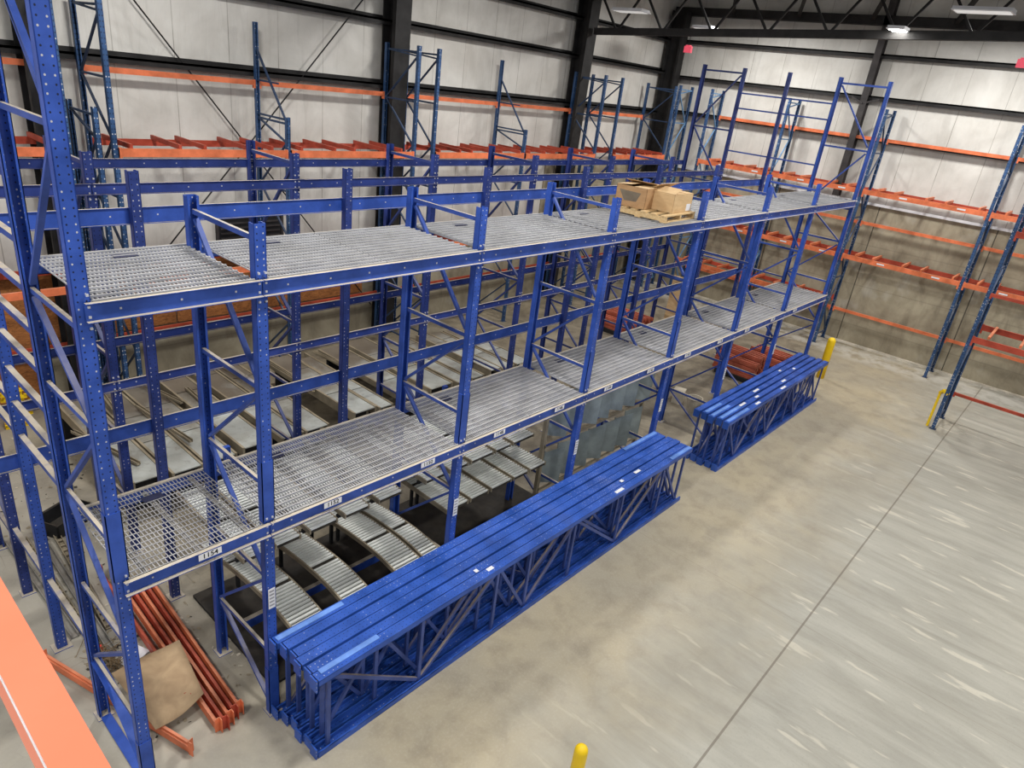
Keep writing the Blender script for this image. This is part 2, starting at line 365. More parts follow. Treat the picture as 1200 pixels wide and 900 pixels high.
def upright(parent,x,y0,y1,h,flip=False,tall=False,mats=None,sleeve=True):
    pm,bm=mats or (M['blue_post'],M['blue_brace'])
    m=MB(); hs,ds=(TALL_H,TALL_D) if tall else (STUB_H,STUB_D)
    if flip: ds=[(1-a,za,1-b,zb) for a,za,b,zb in ds]
    brace_bars(m,0,.035,y1-y0-.035,hs,ds)
    fr=m.build('upright_frame',bm,parent,(x,y0,0))
    post(fr,(0,0,0),h,pm,-1); post(fr,(0,y1-y0,0),h,pm,1)
    for yy in (0,y1-y0):
        MB().box(-.075,.075,-.075,.075,0,.01).build('base_plate',M['blue_dusty'],fr,(0,yy,0))
    if sleeve:
        s=MB(); s.box(-.058,.058,-.046,-.038,0,.62); s.box(-.058,-.0505,-.046,.03,0,.62); s.box(.0505,.058,-.046,.03,0,.62)
        s.build('splice_sleeve',M['blue'],fr,(0,0,Z1+.02))
        s=MB(); s.box(-.057,.057,-.045,-.038,0,.62); s.box(-.057,-.0505,-.045,.03,0,.62); s.box(.0505,.057,-.045,.03,0,.62)
        s.build('splice_sleeve',M['blue'],fr,(0,0,.0))
    return fr

def chan_beam(parent,x0,x1,y,ztop,h,out=-1,fl=.042,name='beam',mat=None,bolts=True):
    """C channel beam, flanges pointing out (out=-1 towards the aisle)"""
    mats=[mat or M['blue_dusty'],M['bolt']]
    m=MB(); t=.006; L=x1-x0
    ya,yb=sorted((0,out*t)); m.box(.004,L-.004,ya,yb,-h,0)
    ya,yb=sorted((0,out*fl)); m.box(.004,L-.004,ya,yb,-t,0); m.box(.004,L-.004,ya,yb,-h,-h+t)
    if bolts:
        n=int(L/.45)
        for i in range(n+1):
            xx=.22+(L-.44)*i/max(n,1); yo=out*t
            m.box(xx-.007,xx+.007,*sorted((yo,yo+out*.004)),-h*.5-.007,-h*.5+.007,1)
        for xx in (.028,L-.028):
            for zz in (-.03,-.1): m.box(xx-.008,xx+.008,*sorted((out*t,out*(t+.01))),zz-.008,zz+.008,1)
            for zz in (.05,-h-.045): m.box(xx-.008,xx+.008,*sorted((out*.001,out*.014)),zz-.008,zz+.008,1)
    return m.build(name,mats,parent,(x0,y,ztop))

def text_mesh(s,size,mat):
    cu=bpy.data.curves.new('t','FONT'); cu.body=s; cu.size=size; cu.align_x='CENTER'; cu.align_y='CENTER'; cu.extrude=.0008; cu.offset=size*.015
    o=bpy.data.objects.new('t',cu); C.objects.link(o)
    dg=bpy.context.evaluated_depsgraph_get(); me=bpy.data.meshes.new_from_object(o.evaluated_get(dg))
    bpy.data.objects.remove(o); bpy.data.curves.remove(cu)
    return me
def number_label(parent,txt,loc,size=.066,w=.2,h=.062):
    me=text_mesh(txt,size,M['ink'])
    m=MB(); m.box(-w/2,w/2,-.001,.001,-h/2,h/2,0)
    k=len(m.v)
    for v in me.vertices: m.v.append((v.co.x*1.05,-.0015-v.co.z,v.co.y))
    for p in me.polygons: m.f.append(tuple(k+i for i in p.vertices)); m.m.append(1)
    bpy.data.meshes.remove(me)
    o=m.build('number_label',[M['white'],M['ink']],parent,loc); o['label']='white label reading '+txt; return o

# --- front rack row
front=thing('pallet_rack','long blue pallet rack with two levels of wire decking, nearest the open aisle','rack',(0,0,0))
for i,x in enumerate(XB):
    tall=i in (0,7)
    fr=upright(front,x,0,D,8.6 if i==0 else (7.27 if tall else 5.15),tall=tall)
    if i==0:
        m=MB()
        a=[]; 
        n=8
        for k in range(n+1):
            t=k/n; yy=D-.02-(D-.06)*t; zz=.76-.5*t-.12*math.sin(PI*t)*-1
            a.append((yy,zz))
        for (ya,za),(yb,zb) in zip(a,a[1:]): m.bar((0,ya,za),(0,yb,zb),.095,.006,up=(0,0,1))
        m.build('wide_strap',M['blue'],fr)
        MB().box(-.045,.045,.05,D-.05,.0,.02).build('base_tie',M['blue'],fr)
        m=MB(); m.bar((0,.03,5.9),(0,D-.03,7.1),.03,.042,up=(1,0,0)); m.bar((0,.03,7.2),(0,D-.03,8.3),.03,.042,up=(1,0,0)); m.build('brace',M['blue_brace'],fr)
    # white barcode sticker
    if i in (1,2,3,4,5,6):
        s=MB(); s.box(-.035,.035,-.0415,-.038,0,.24,0)
        for q in range(5): s.box(-.025,.025,-.0425,-.041,.03+.042*q,.05+.042*q,1)
        s.build('barcode_sticker',[M['white'],metal_mat('faint_print',lin(160,160,165),.6,0,scuff=0)] if i==1 else [M['white'],bpy.data.materials['faint_print']],fr,(0,-.01,1.42))
nums=[1154-2*k for k in range(12)]; sx=[.68,1.91,3.15,4.32,5.52,6.69,7.89,9.12,10.37,11.56,12.85,14.11]
for zi,zt in enumerate((Z1,Z2)):
    for i in range(7):
        a,b=XB[i],XB[i+1]
        bf=chan_beam(front,a,b,-.047,zt,.135,-1)
        chan_beam(front,a,b,D+.047,zt,.135,1,bolts=False)
        if zi==0:
            for t_,xx in zip(nums,sx):
                if a<xx<b: number_label(bf,str(t_),(xx-a,-.044,-.042))
# wire decks
WD={}
def deck_mesh(w,dense):
    k=(round(w,3),dense)
    if k in WD: return WD[k]
    m=MB(); p,r=(.034,.0065) if not dense else (.0285,.0095)
    n=int(round(w/p)); 
    for i in range(n+1):
        x=w*i/n; m.box(x-r/2,x+r/2,-.045,D+.045,-.004-r,-.004)
    ny=15 if not dense else 13
    for j in range(ny+1):
        y=-.04+(D+.08)*j/ny; q=r*(1.0 if not dense else 1.5); m.box(0,w,y-q/2,y+q/2,-.004,q-.004)
    WD[k]=m.mesh('wire_mesh',M['zinc']); return WD[k]
CH={}
def chan_mesh(w):
    k=round(w,3)
    if k in CH: return CH[k]
    m=MB()
    for f in (.12,.5,.88):
        x=w*f; m.box(x-.02,x+.02,-.02,D+.02,-.05,-.014)
    CH[k]=m.mesh('support_channel',M['zinc_dk']); return CH[k]
BAY=['nearest','second','third','fourth','fifth','sixth','farthest']
for zi,zt in enumerate((Z1,Z2)):
    for i in range(7):
        a,b=XB[i]+.057,XB[i+1]-.057
        segs=[(a,b)] if i==0 else [(a,(a+b)/2-.004),((a+b)/2+.004,b)]
        for k,(p,q) in enumerate(segs):
            half='' if i==0 else (' near half' if k==0 else ' far half')
            d=thing('wire_deck','gray wire deck, %s level,%s of the %s bay, front blue rack'%('upper' if zi else 'lower',half,BAY[i]),'wire deck',(p,0,zt),group='wire deck panels on the front rack')
            dense=not(i==0 and zi==0)
            link('wire_mesh',deck_mesh(q-p,dense),d); (k==0) and MB().box(-.09,.09,-.045,.045,.004,.008).build('dark_plate',M['navy'],d,(min(.58,(q-p)*.52),.93,0)); link('support_channel',chan_mesh(q-p),d)

# --- middle row of single posts with beams, and rear row of frames
mid=thing('pallet_rack','middle row of single blue perforated posts tied to the front rack by horizontal struts','rack',(0,2.27,0))
for i,x in enumerate(XB):
    h=8.6 if i==0 else (7.27 if i==7 else 5.15)
    p=post(mid,(x,0,0),h,M['blue_post'] if i==0 else M['blue_shaded_post'],-1)
    MB().box(-.09,.09,-.08,.08,0,.01).build('base_plate',M['blue_dusty'],p)
RZ=[.95,2.7,3.06,3.42,3.78,4.12,4.47,4.85,5.33,6.35,6.7]
for y0,y1 in ((D-2.27+.04,-.04),(.04,3.42-2.27-.04)):
    for x,zs in ((0,RZ),(16.29,[.95,2.57,4.21,5.33,6.35,6.7])):
        for z in zs: MB().bar((x,y0,z),(x,y1,z),.05 if x==0 else .035,.05 if x==0 else .035).build('row_spacer',M['blue_brace'],mid)
for i in range(7):
    chan_beam(mid,XB[i],XB[i+1],.045,4.80,.165,-1,fl=.03)
    chan_beam(mid,XB[i],XB[i+1],.045,2.50,.18,-1,fl=.03)
chan_beam(mid,-3.5,0,.045,4.80,.165,-1,fl=.03); chan_beam(mid,-3.5,0,.045,2.50,.18,-1,fl=.03)
rear=thing('pallet_rack','rear row of blue braced upright frames with level beams, farthest back from the aisle','rack',(0,3.42,0))
for i,x in enumerate(XB):
    tall=i in (0,7)
    upright(rear,x,0,1.1,7.27 if tall else 5.15,flip=True,tall=tall,sleeve=False,mats=(M['blue_shaded_post'],M['blue_shaded_brace']))
for i in range(-1,7):
    a=XB[i] if i>=0 else -3.5; b=XB[i+1]
    chan_beam(rear,a,b,-.045,4.83,.12,-1,fl=.035,mat=M['blue_shaded']); chan_beam(rear,a,b,1.145,4.90,.115,-1,fl=.03,mat=M['blue_shaded'])
    chan_beam(rear,a,b,-.045,2.53,.125,-1,fl=.035,mat=M['blue_shaded']); chan_beam(rear,a,b,1.145,2.60,.13,-1,fl=.035,mat=M['blue_shaded'])

# ------------------------------------------------------------------ teal / orange racks along the walls
def xframe(parent,loc,rotz,depth,hf,hb,mat=None,bm=None,step=.62,cross=True,rise=.9):
    m=MB(); L=depth; h=min(hf,hb)
    z=.25
    zs=[]
    while z<h-.1: zs.append(z); z+=rise
    zs.append(h-.12)
    for k,z in enumerate(zs):
        if k%2==0 or k==len(zs)-1: m.bar((0,.03,z),(0,L-.03,z),.03,.035)
    for k,(a,b) in enumerate(zip(zs,zs[1:])):
        if k%2: m.bar((0,.03,a),(0,L-.03,b),.03,.035,up=(1,0,0))
        else: m.bar((0,L-.03,a),(0,.03,b),.03,.035,up=(1,0,0))
    if hb>hf+.3:
        m.bar((0,.03,hf-.1),(0,L-.03,hb-.45),.03,.035,up=(1,0,0)); m.bar((0,.3,hf+.55),(0,L-.03,hf+.55),.03,.03); m.bar((0,.03,hf-.05),(0,L-.03,hf-.05),.03,.035)
    fr=m.build('upright_frame',bm or M['teal_brace'],parent,loc,(0,0,rotz))
    post(fr,(0,0,0),hf,mat or M['teal'],-1,w=.075,d=.075); post(fr,(0,L,0),hb,mat or M['teal'],1,w=.075,d=.075)
    for yy in (0,L): MB().box(-.07,.07,-.06,.06,0,.01).build('base_plate',M['teal_brace'],fr,(0,yy,0))
    return fr
def obeam(parent,a,b,h=.12,th=.045,mat=None,name='beam'):
    """orange step beam with end connectors from a to b (top line)"""
    m=MB(); a=Vector(a); b=Vector(b); dn=Vector((0,0,h/2))
    m.bar(a-dn,b-dn,th,h)
    d=(b-a).normalized()
    for p,s in ((a,1),(b,-1)): m.bar(p+d*s*.0-Vector((0,0,h*.75)),p+d*s*.04-Vector((0,0,h*.75)),th+.012,h*1.7)
    return m.build(name,mat or M['orange'],parent)
YF,YR=7.32,8.38
back=thing('pallet_rack','tall teal and orange pallet rack standing along the white back wall','rack',(0,0,0))
bx=[(-3.2,6.75,6.75),(2.3,6.75,6.75),(2.95,6.75,6.75),(6.0,5.21,6.75),(9.1,6.75,6.75),(9.67,6.75,6.75),(12.82,5.2,6.75),(16.0,6.75,6.75),(16.85,6.75,6.75),(20.0,6.75,6.75)]
for x,hf,hb in bx: xframe(back,(x,YF,0),0,YR-YF,hf,hb)
xframe(back,(2.72,YF,0),0,YR-YF,5.22,5.22)
spans=[(-3.2,2.3),(2.95,6.0),(6.0,9.1),(9.67,12.82),(12.82,16.0),(16.85,20.0)]
for a,b in spans:
    obeam(back,(a+.04,YF-.05,4.63),(b-.04,YF-.05,4.63),.13); obeam(back,(a+.04,YR,4.63),(b-.04,YR,4.63),.11,mat=M['orange_red_shaded'])
    obeam(back,(a+.04,YF-.05,2.5),(b-.04,YF-.05,2.5),.12); obeam(back,(a+.04,YR,2.5),(b-.04,YR,2.5),.11,mat=M['orange_red_shaded'])
    obeam(back,(a+.04,YR,5.75),(b-.04,YR,5.75),.09); obeam(back,(a+.04,YR,1.13),(b-.04,YR,1.13),.09,mat=M['orange_red_shaded'])
    n=int((b-a)/.52)
    for lv in (4.63,2.5):
        for k in range(n):
            xx=a+(b-a)*(k+.5)/n+(.07 if k%2 else -.07)+random.uniform(-.04,.04)
            m=MB(); m.bar((xx,YF-.06,lv+.03),(xx+random.uniform(-.03,.03),YR+.02,lv+.035),.045,.075)
            m.build('crossbar',M['orange_red_shaded'],back)
right=thing('pallet_rack','tall teal and orange pallet rack standing along the concrete right-hand wall','rack',(0,0,0))
XF,XR=20.4,21.2
for y in (7.4,6.25,3.72,1.0,-2.2,-5.0): 
    xframe(right,(XF,y,0),-PI/2,XR-XF,6.8,6.8,mat=M['teal'],bm=M['teal_light'] if y>1.5 else M['teal_brace'])
ys=[7.4,6.25,3.72,1.0,-2.2,-5.0,-7.8]
for a,b in zip(ys,ys[1:]):
    if a>7: continue
    for z in (4.68,2.82):
        obeam(right,(XF-.03,a-.04,z),(XF-.03,b+.04,z),.13); obeam(right,(XR,a-.04,z),(XR,b+.04,z),.12,mat=M['orange_red_shaded'])
        n=max(2,int((a-b)/.55))
        for k in range(n):
            yy=a+(b-a)*(k+.5)/n+(.08 if k%2 else -.08)
            MB().bar((XF-.05,yy,z+.03),(XR+.02,yy,z+.035),.05,.07).build('crossbar',M['orange'],right)
    if b>.9:
        obeam(right,(XF-.03,a-.04,1.4),(XF-.03,b+.04,1.4),.13); obeam(right,(XR,a-.04,1.4),(XR,b+.04,1.4),.12,mat=M['orange_red_shaded'])
        for k in range(4):
            yy=a+(b-a)*(k+.5)/4; MB().bar((XF-.05,yy,1.43),(XR+.02,yy,1.435),.05,.07).build('crossbar',M['orange'],right)
    for z in (6.05,3.73,1.06): obeam(right,(XR,a-.04,z),(XR,b+.04,z),.09)
    for z in (4.64,2.78):
        for k in (.35,.8):
            yy=a+(b-a)*k; MB().box(-.002,.002,-.1,.1,-.02,.02).build('label_sticker',M['white'],right,(XF-.055,yy,z-.02))
near=thing('pallet_rack','tall teal rack at the right edge with orange beams and a yellow post guard','rack',(0,0,0))
for y in (-3.22,-6.2): xframe(near,(16.52,y,0),-PI/2,.98,6.8,6.8)
for z,h in ((2.36,.13),):
    obeam(near,(16.5,-3.26,z),(16.5,-6.16,z),h,mat=M['orange_red_shaded']); obeam(near,(17.5,-3.26,z+.1),(17.5,-6.16,z+.1),h,mat=M['orange_red_shaded'])
    for yy in (-3.55,-4.15,-4.9,-5.6): MB().bar((16.5,yy,z+.05),(17.52,yy,z+.1),.05,.06).build('crossbar',M['orange'],near)
obeam(near,(17.5,-3.26,.72),(17.5,-6.16,.72),.07,mat=M['orange_red_shaded'])
obeam(near,(16.5,-3.26,3.36),(16.5,-6.16,3.36),.07,mat=M['orange_red_shaded']); 
obeam(near,(17.5,-3.26,4.7),(17.5,-6.16,4.7),.12,mat=M['orange_red_shaded']); obeam(near,(16.5,-3.26,4.7),(16.5,-6.16,4.7),.12,mat=M['orange_red_shaded'])
m=MB(); m.bar((16.62,-3.08,0),(16.62,-3.08,.86),.09,.05); m.bar((16.62,-3.08,.86),(16.55,-3.16,.98),.09,.05); m.bar((16.55,-3.15,.96),(16.52,-3.25,.9),.09,.05)
g_=m.build('post_guard',M['yellow'],near); g_['label']='yellow post guard'

# ------------------------------------------------------------------ piles of frames lying on edge
def pile_frame(x0,L,y,label,grp,pw,first,far,seed,H=1.05):
    rnd=random.Random(seed)
    # local frame: z along length, y = depth; rotate so local z -> world x, local y -> world z (down)
    root=thing('upright_frame',label,'rack frame',(x0,y,0),(0,0,0),grp)
    m=MB(); z0=.04; z1=H-.04
    seq=[.14]; 
    while seq[-1]<L-.5: seq.append(seq[-1]+rnd.choice([.62,.66,.95,1.2]))
    seq=[s for s in seq if s<L-.3]+[L-.12]
    up=True
    for k,s in enumerate(seq):
        m.bar((s,0,z0),(s,0,z1),.042,.03,up=(0,1,0))
    for k,(a,b) in enumerate(zip(seq,seq[1:])):
        za,zb=(z0+.04,z1-.05) if (k+seed)%2 else (z1-.05,z0+.04)
        m.bar((a+.03,0,za),(b-.03,0,zb),.042,.03,up=(0,1,0))
    m.build('brace',M['blue_pile_brace'],root)
    kx=(L,pw)
    if kx not in PC: PC[kx]=post_mesh('post',L,M['blue_pile'],pw,.075,-1)
    # lower post: face down ; upper post: face up
    # object rotation mapping local z->x, local -y -> +z(up), local x -> y
    R1=Matrix(((0,0,1),(1,0,0),(0,-1,0))).transposed()
    def setm(o,up,z):
        # columns = images of local axes
        if up: cols=(Vector((0,1,0)),Vector((0,0,-1)),Vector((1,0,0)))   # x->Y, y->-Z (face -y -> up), z->X
        else:  cols=(Vector((0,-1,0)),Vector((0,0,1)),Vector((1,0,0)))
        M3=Matrix((cols[0],cols[1],cols[2])).transposed()
        if M3.determinant()<0: M3=Matrix((-cols[0],cols[1],cols[2])).transposed()
        o.rotation_euler=M3.to_euler(); o.location=(0,0,z)
    for up,z in ((False,.0375),(True,H-.0375)):
        o=link('post',PC[kx],root); setm(o,up,z)
        # foot plate at near end
        f=MB(); f.box(-.03,-.015,-pw*.49,pw*.49,-.1 if up else -.04,.045 if up else .1)
        f.build('base_plate',M['blue_pile'],root,(0,0,z))
    return root
grpA='frames lying on edge in the long near pile'; grpB='frames lying on edge in the short far pile'
rnd=random.Random(3)
def extras(root,L,items):
    for kind,a,b,yo in items:
        if kind=='splice': MB().box(a,b,yo-.03,yo+.03,1.045,1.062).build('splice_plate',M['blue_light'],root)
        else: MB().box(a,b,yo-.025,yo+.025,1.05,1.0535).build('paper_sticker',M['white'],root)
NA=6
for k in range(NA):
    y=-.755+k*.13; off=[0,.02,-.01,.03,0,-.04][k]
    nm='%s blue upright frame from the aisle side, lying on edge in the long near pile'%ORD[k]
    L=7.32+[0,.0,.04,0,-.03,.04][k]
    r_=pile_frame(1.28+off,L,y,nm,grpA,.112,0,0,k,H=1.05+[0,-.012,.004,-.01,.006,-.004][k])
    if k==0: extras(r_,L,[('st',5.05,5.25,.0),('st',2.35,2.45,.02),('splice',.06,.75,.03),('splice',6.65,7.3,-.01)])
    if k==1: extras(r_,L,[('st',2.2,2.25,-.03),('st',5.35,5.42,0),('st',5.75,5.9,.0)])
    if k==5: extras(r_,L,[('splice',.02,.8,.0),('splice',6.3,7.3,.0)])
NB=5
for k in range(NB):
    y=-.715+k*.152; off=[0,.03,-.02,.02,0][k]
    nm='%s blue upright frame from the aisle side, lying on edge in the short far pile'%ORD[k]
    L=5.45
    r_=pile_frame(10.1+off,L,y,nm,grpB,.118,0,0,k+20)
    it=[]
    if k<4: it.append(('splice',.02,.95-.1*k,.0))
    it+= [[('st',1.3,1.5,0),('st',2.6,2.85,0)],[('st',.9,1.15,.02),('st',1.6,1.75,0),('st',3.0,3.2,0)],[('st',1.9,2.15,0),('st',4.1,4.2,0)],[('st',3.6,3.7,0)],[]][k]
    extras(r_,L,it)

# ------------------------------------------------------------------ roller tracks below the lower deck
def track(x0,x1,y0,y1,zf,label,grp,pitch=.05,arch=False):
    t=thing('roller_track',label,'roller track',((x0+x1)/2,y0,0),(0,0,0),grp)
    w=x1-x0; n=12; L=y1-y0
    rl=MB()
    for s in (-1,1):
        rr=MB()
        for i in range(n):
            a=i/n*L; b=(i+1)/n*L
            rr.bar((s*(w/2-.012),a,zf(y0+a)),(s*(w/2-.012),b,zf(y0+b)),.02,.06)
        rr.build('side_rail',M['rail_tan'],t)
    k=int(L/pitch)
    for i in range(k):
        a=(i+.5)*pitch
        if i%15==14: continue
        rl.bar((-w/2+.02,a,zf(y0+a)+.02),(w/2-.02,a,zf(y0+a)+.02),.03,.02,up=(0,0,1))
    rl.build('rollers',M['roller'],t)
    pn=MB(); 
    for i in range(n):
        a=i/n*L; b=(i+1)/n*L
        pn.bar((0,a,zf(y0+a)-.015),(0,b,zf(y0+b)-.015),w-.05,.004)
    pn.build('track_pan',M['dark'],t)
    if zf(1.5)<1.3:
        for s in (-1,1): MB().box(-.02,.02,-.02,.02,0,zf(1.9)-.03).build('leg',M['dark'],t,(s*(w/2-.04),1.9-y0,0))
    else:
        for yy in (.15,L-.05): MB().box(-w/2,w/2,-.02,.02,zf(y0+yy)-.09,zf(y0+yy)-.05).build('cross_tie',M['dark'],t,(0,yy,0))
    return t
def zarch(y): 
    z=.9-.09*(y-.6)**2 if y>.6 else .9-.22*(.6-y)**2
    return z
lo=[(1.54,1.93),(2.17,2.54),(2.93,3.33),(3.36,3.64)]
for k,(a,b) in enumerate(lo):
    track(a,b,-.02,2.15,zarch,'curved steel roller track behind the long frame pile, %s from the left'%ORD[k],'roller tracks under the front rack')
hi=[(1.33,1.66),(1.7,2.02),(2.12,2.5),(2.59,2.95),(3.08,3.46)]
for k,(a,b) in enumerate(hi):
    track(a,b,.64,2.15,lambda y:1.5+.03*(y-.6),'raised roller track close under the lower deck, second bay, %s from left'%ORD[k],'raised roller tracks')
for k,(a,b) in enumerate([(4.0,4.41),(4.44,4.81),(4.85,5.29),(5.32,5.66),(5.69,6.07)]):
    track(a,b,.37,2.15,lambda y:1.1+.02*(y-.4),'low roller track under the front rack, third bay, %s from left'%ORD[k],'roller tracks under the front rack')
for k,(a,b) in enumerate([(3.82,4.18),(4.25,4.6),(4.65,5.11),(5.14,5.48),(5.52,6.01)]):
    track(a,b,.62,2.15,lambda y:1.5+.02*(y-.6),'raised roller track under the lower deck, third bay, %s from left'%ORD[k],'raised roller tracks')
# blue cross members and short posts seen below the tracks
for k,(x,y,h) in enumerate([(2.74,3.75,.95),(4.85,3.8,.95),(5.1,3.2,.85),(5.45,3.6,.8),(7.0,3.6,.9)]):
    p=MB(); p.box(-.045,.045,-.035,.035,0,h); p.box(-.07,.07,-.07,.07,0,.012); o=p.build('short_post',M['blue_post'],None,(x,y,0))
    tag(o,'short blue stub post standing before the gray sheet lanes, %s from the left'%ORD[k],'post','short stub posts')
for k,(y,z) in enumerate([(.45,.5),(1.0,.5)]):
    o=MB().box(1.5,3.6,-.03,.03,-.06,.06).build('loose_beam',M['blue_dusty'],None,(0,y+.0,.3)); tag(o,'blue beam lying below the curved roller tracks, %s'%('nearer the aisle' if k==0 else 'farther from the aisle'),'beam')
for k,(x,y) in enumerate([(4.75,.15),(5.6,.18)]):
    m=MB(); m.cyl((-.3,0,0),(.3,0,0),.075,14); m.cyl((-.42,0,0),(-.3,0,0),.035,8,1); m.cyl((.3,0,0),(.4,0,0),.035,8,1)
    o=m.build('drive_roller',[M['galv'],M['dark']],None,(x,y,.1)); tag(o,'gray steel drive roller on the floor behind the long pile, %s'%('left one' if k==0 else 'right one'),'roller')
o=MB().box(3.95,6.6,-.9,.95,0,.04).build('dark_floor_fill',M['dark'],None,(0,1.1,0)); tag(o,'added dark sheet for the darkness under the third bay roller tracks','sheet')  # added sheet stands in for the blackness between the tracks
o=MB().box(1.4,3.85,-.9,.95,0,.04).build('dark_floor_fill',M['dark'],None,(0,1.15,0)); tag(o,'added dark sheet for the darkness under the curved roller tracks','sheet')  # second added sheet, same dark fill below the curved tracks

# gray hanging sheet panels
rk=MB(); rk.bar((6.1,.5,1.31),(9.0,.5,1.31),.06,.05); rk.bar((6.1,.5,.55),(9.0,.5,.55),.06,.05); rk.bar((6.1,.5,2.2),(9.0,.5,2.2),.04,.04)
for x in (6.1,9.0): rk.box(x-.03,x+.03,.47,.53,0,2.24)
o=rk.build('panel_rail',M['rail_tan']); tag(o,'dusty tan rail frame that holds two rows of upright gray sheets','rail')
for row,(za,zb) in enumerate(((1.40,2.18),(.60,1.27))):
    for k in range(7):
        x=6.32+k*.40; m=MB(); w=.34; cut=.09
        m.quad8([(-w/2,-.003,za+cut*.5),(w/2,-.003,za),(w/2,.003,za),(-w/2,.003,za+cut*.5),(-w/2,-.003,zb-cut),(w/2,-.003,zb),(w/2,.003,zb),(-w/2,.003,zb-cut)])
        m.box(-w/2,-w/2+.012,-.015,.003,za+.03,zb-.06); 
        o=m.build('steel_sheet',M['galv'],None,(x,.5-.045,0),(random.uniform(-.04,.03),random.uniform(-.03,.03),-.5+random.uniform(-.07,.07)))
        tag(o,'upright gray steel sheet, %s row under the lower deck, %s from left'%('upper' if row==0 else 'lower',ORD[k]),'steel sheet','upright gray sheets')

# flow lanes with gray sheets behind the racks
lanes=[(1.5,1.98),(2.04,2.5),(2.53,3.03),(3.12,3.62),(3.79,4.2),(4.23,4.7),(5.2,5.7),(5.76,6.09),(6.4,6.95),(7.0,7.61),(7.75,8.12),(8.16,8.54),(8.70,9.06),(9.1,9.5),(9.55,10.03)]
for k,(a,b) in enumerate(lanes):
    t=thing('flow_lane','low lane of worn gray sheets, %s from the left behind the racks'%ORD[k],'flow lane',((a+b)/2,4.0,0),group='gray sheet lanes behind the racks')
    w=b-a; ln=3.15 if k<6 else (2.9 if k<10 else 2.4); dz=.0 if k%3 else .05
    for s in (-1,1): MB().box(-.018,.018,0,ln,.5,.62+dz).build('side_rail',M['rail_tan'],t,(s*(w/2-.018),0,0))
    y=0;i=0
    while y<ln-.2:
        s=min(random.choice([.9,1.1,1.25]),ln-y); MB().box(-w/2+.02,w/2-.02,y+.01,y+s-.015,.585+dz+random.uniform(0,.006),.6+dz+.006).build('sheet_panel',M['plate'],t); y+=s
    for yy in (.3,ln-.3):
        MB().box(-w/2+.02,w/2-.02,yy-.03,yy+.03,.0,.5).build('support',M['dark'],t)
# loose tan rails lying on the lanes
for k,(x,y,L,a) in enumerate([(2.6,4.6,1.6,.1),(3.3,5.2,1.2,-.05),(1.75,4.4,1.5,.25),(4.4,5.6,1.5,.08),(3.05,5.9,1.3,.2),(5.1,5.1,1.8,.02),(2.1,6.2,1.2,-.1),(6.3,5.3,1.4,.12)]):
    m=MB(); m.box(-.03,.03,0,L,0,.012); m.box(-.03,-.02,0,L,0,.05); m.box(.02,.03,0,L,0,.05)
    o=m.build('loose_rail',M['rail_tan'],None,(x,y,.675),(0,0,a)); tag(o,'dusty tan channel rail lying across the gray sheet lanes, %s from the left'%ORD[[2,4,0,5,3,6,1,7][k]],'rail','loose rails on the lanes')

# ------------------------------------------------------------------ pallet with cartons on the upper deck
pz=Z2+.006
pal=thing('pallet','pale wooden pallet on the upper deck of the front rack','pallet',(8.05,.52,pz),(0,0,.06))
pw,pd=1.0,.92
for s in (-1,0,1): MB().box(-.02,.02,-pd/2,pd/2,.018,.085).build('stringer',M['pallet'],pal,(s*(pw/2-.03),0,0))
for k in range(6):
    yy=-pd/2+.045+k*(pd-.09)/5; MB().box(-pw/2,pw/2,yy-.045,yy+.045,.086,.104).build('deck_board',M['pallet'],pal)
for k in range(3):
    yy=-pd/2+.045+k*(pd-.09)/2; MB().box(-pw/2,pw/2,yy-.045,yy+.045,0,.018).build('bottom_board',M['pallet'],pal)
def carton(x,y,z,w,d,h,rz,label,mat,flaps,mark=False):
    c=thing('cardboard_box',label,'box',(x,y,z),(0,0,rz))
    m=MB(); t=.006
    m.box(-w/2,w/2,-d/2,-d/2+t,0,h); m.box(-w/2,w/2,d/2-t,d/2,0,h); m.box(-w/2,-w/2+t,-d/2,d/2,0,h); m.box(w/2-t,w/2,-d/2,d/2,0,h); m.box(-w/2,w/2,-d/2,d/2,0,t)
    m.build('box_body',mat,c)
    for (ax,s,ang,ln) in flaps:
        m=MB()
        if ax=='x':
            a=(s*w/2,-d/2,h); b=(s*w/2,d/2,h); e=Vector((-s*ln*math.cos(ang),0,ln*math.sin(ang)))
        else:
            a=(-w/2,s*d/2,h); b=(w/2,s*d/2,h); e=Vector((0,-s*ln*math.cos(ang),ln*math.sin(ang)))
        a=Vector(a);b=Vector(b);u=Vector((0,0,.005)); m.quad8([a,b,b+e,a+e,a+u,b+u,b+e+u,a+e+u]); m.build('flap',M['card_lt'],c)
    if mark:
        m=MB(); m.poly([(-w/2-.002,.2,h*.78),(-w/2-.002,-.16,h*.74),(-w/2-.002,-.1,h*.3),(-w/2-.002,.1,h*.28)]); m.build('printed_mark',metal_mat('faded_print',lin(120,108,92),.8,0,scuff=0),c)
    else:
        m=MB(); m.box(w/2-.16,w/2-.03,-d/2-.003,-d/2,.02,.12); m.build('shipping_label',M['white'],c)
    return c
carton(7.86,.72,pz+.105,.50,.5,.30,.1,'left cardboard carton with a faded printed mark, on the wooden pallet',M['card'],[('x',1,.25,.24),('y',1,.1,.22),('y',-1,-.04,.24)],True)
carton(8.18,.36,pz+.105,.58,.46,.27,.02,'right cardboard carton with open flaps and a white label, on the wooden pallet',M['card_lt'],[('y',1,.5,.22),('y',-1,.0,.22),('x',1,.03,.25),('x',-1,.35,.2)],False)

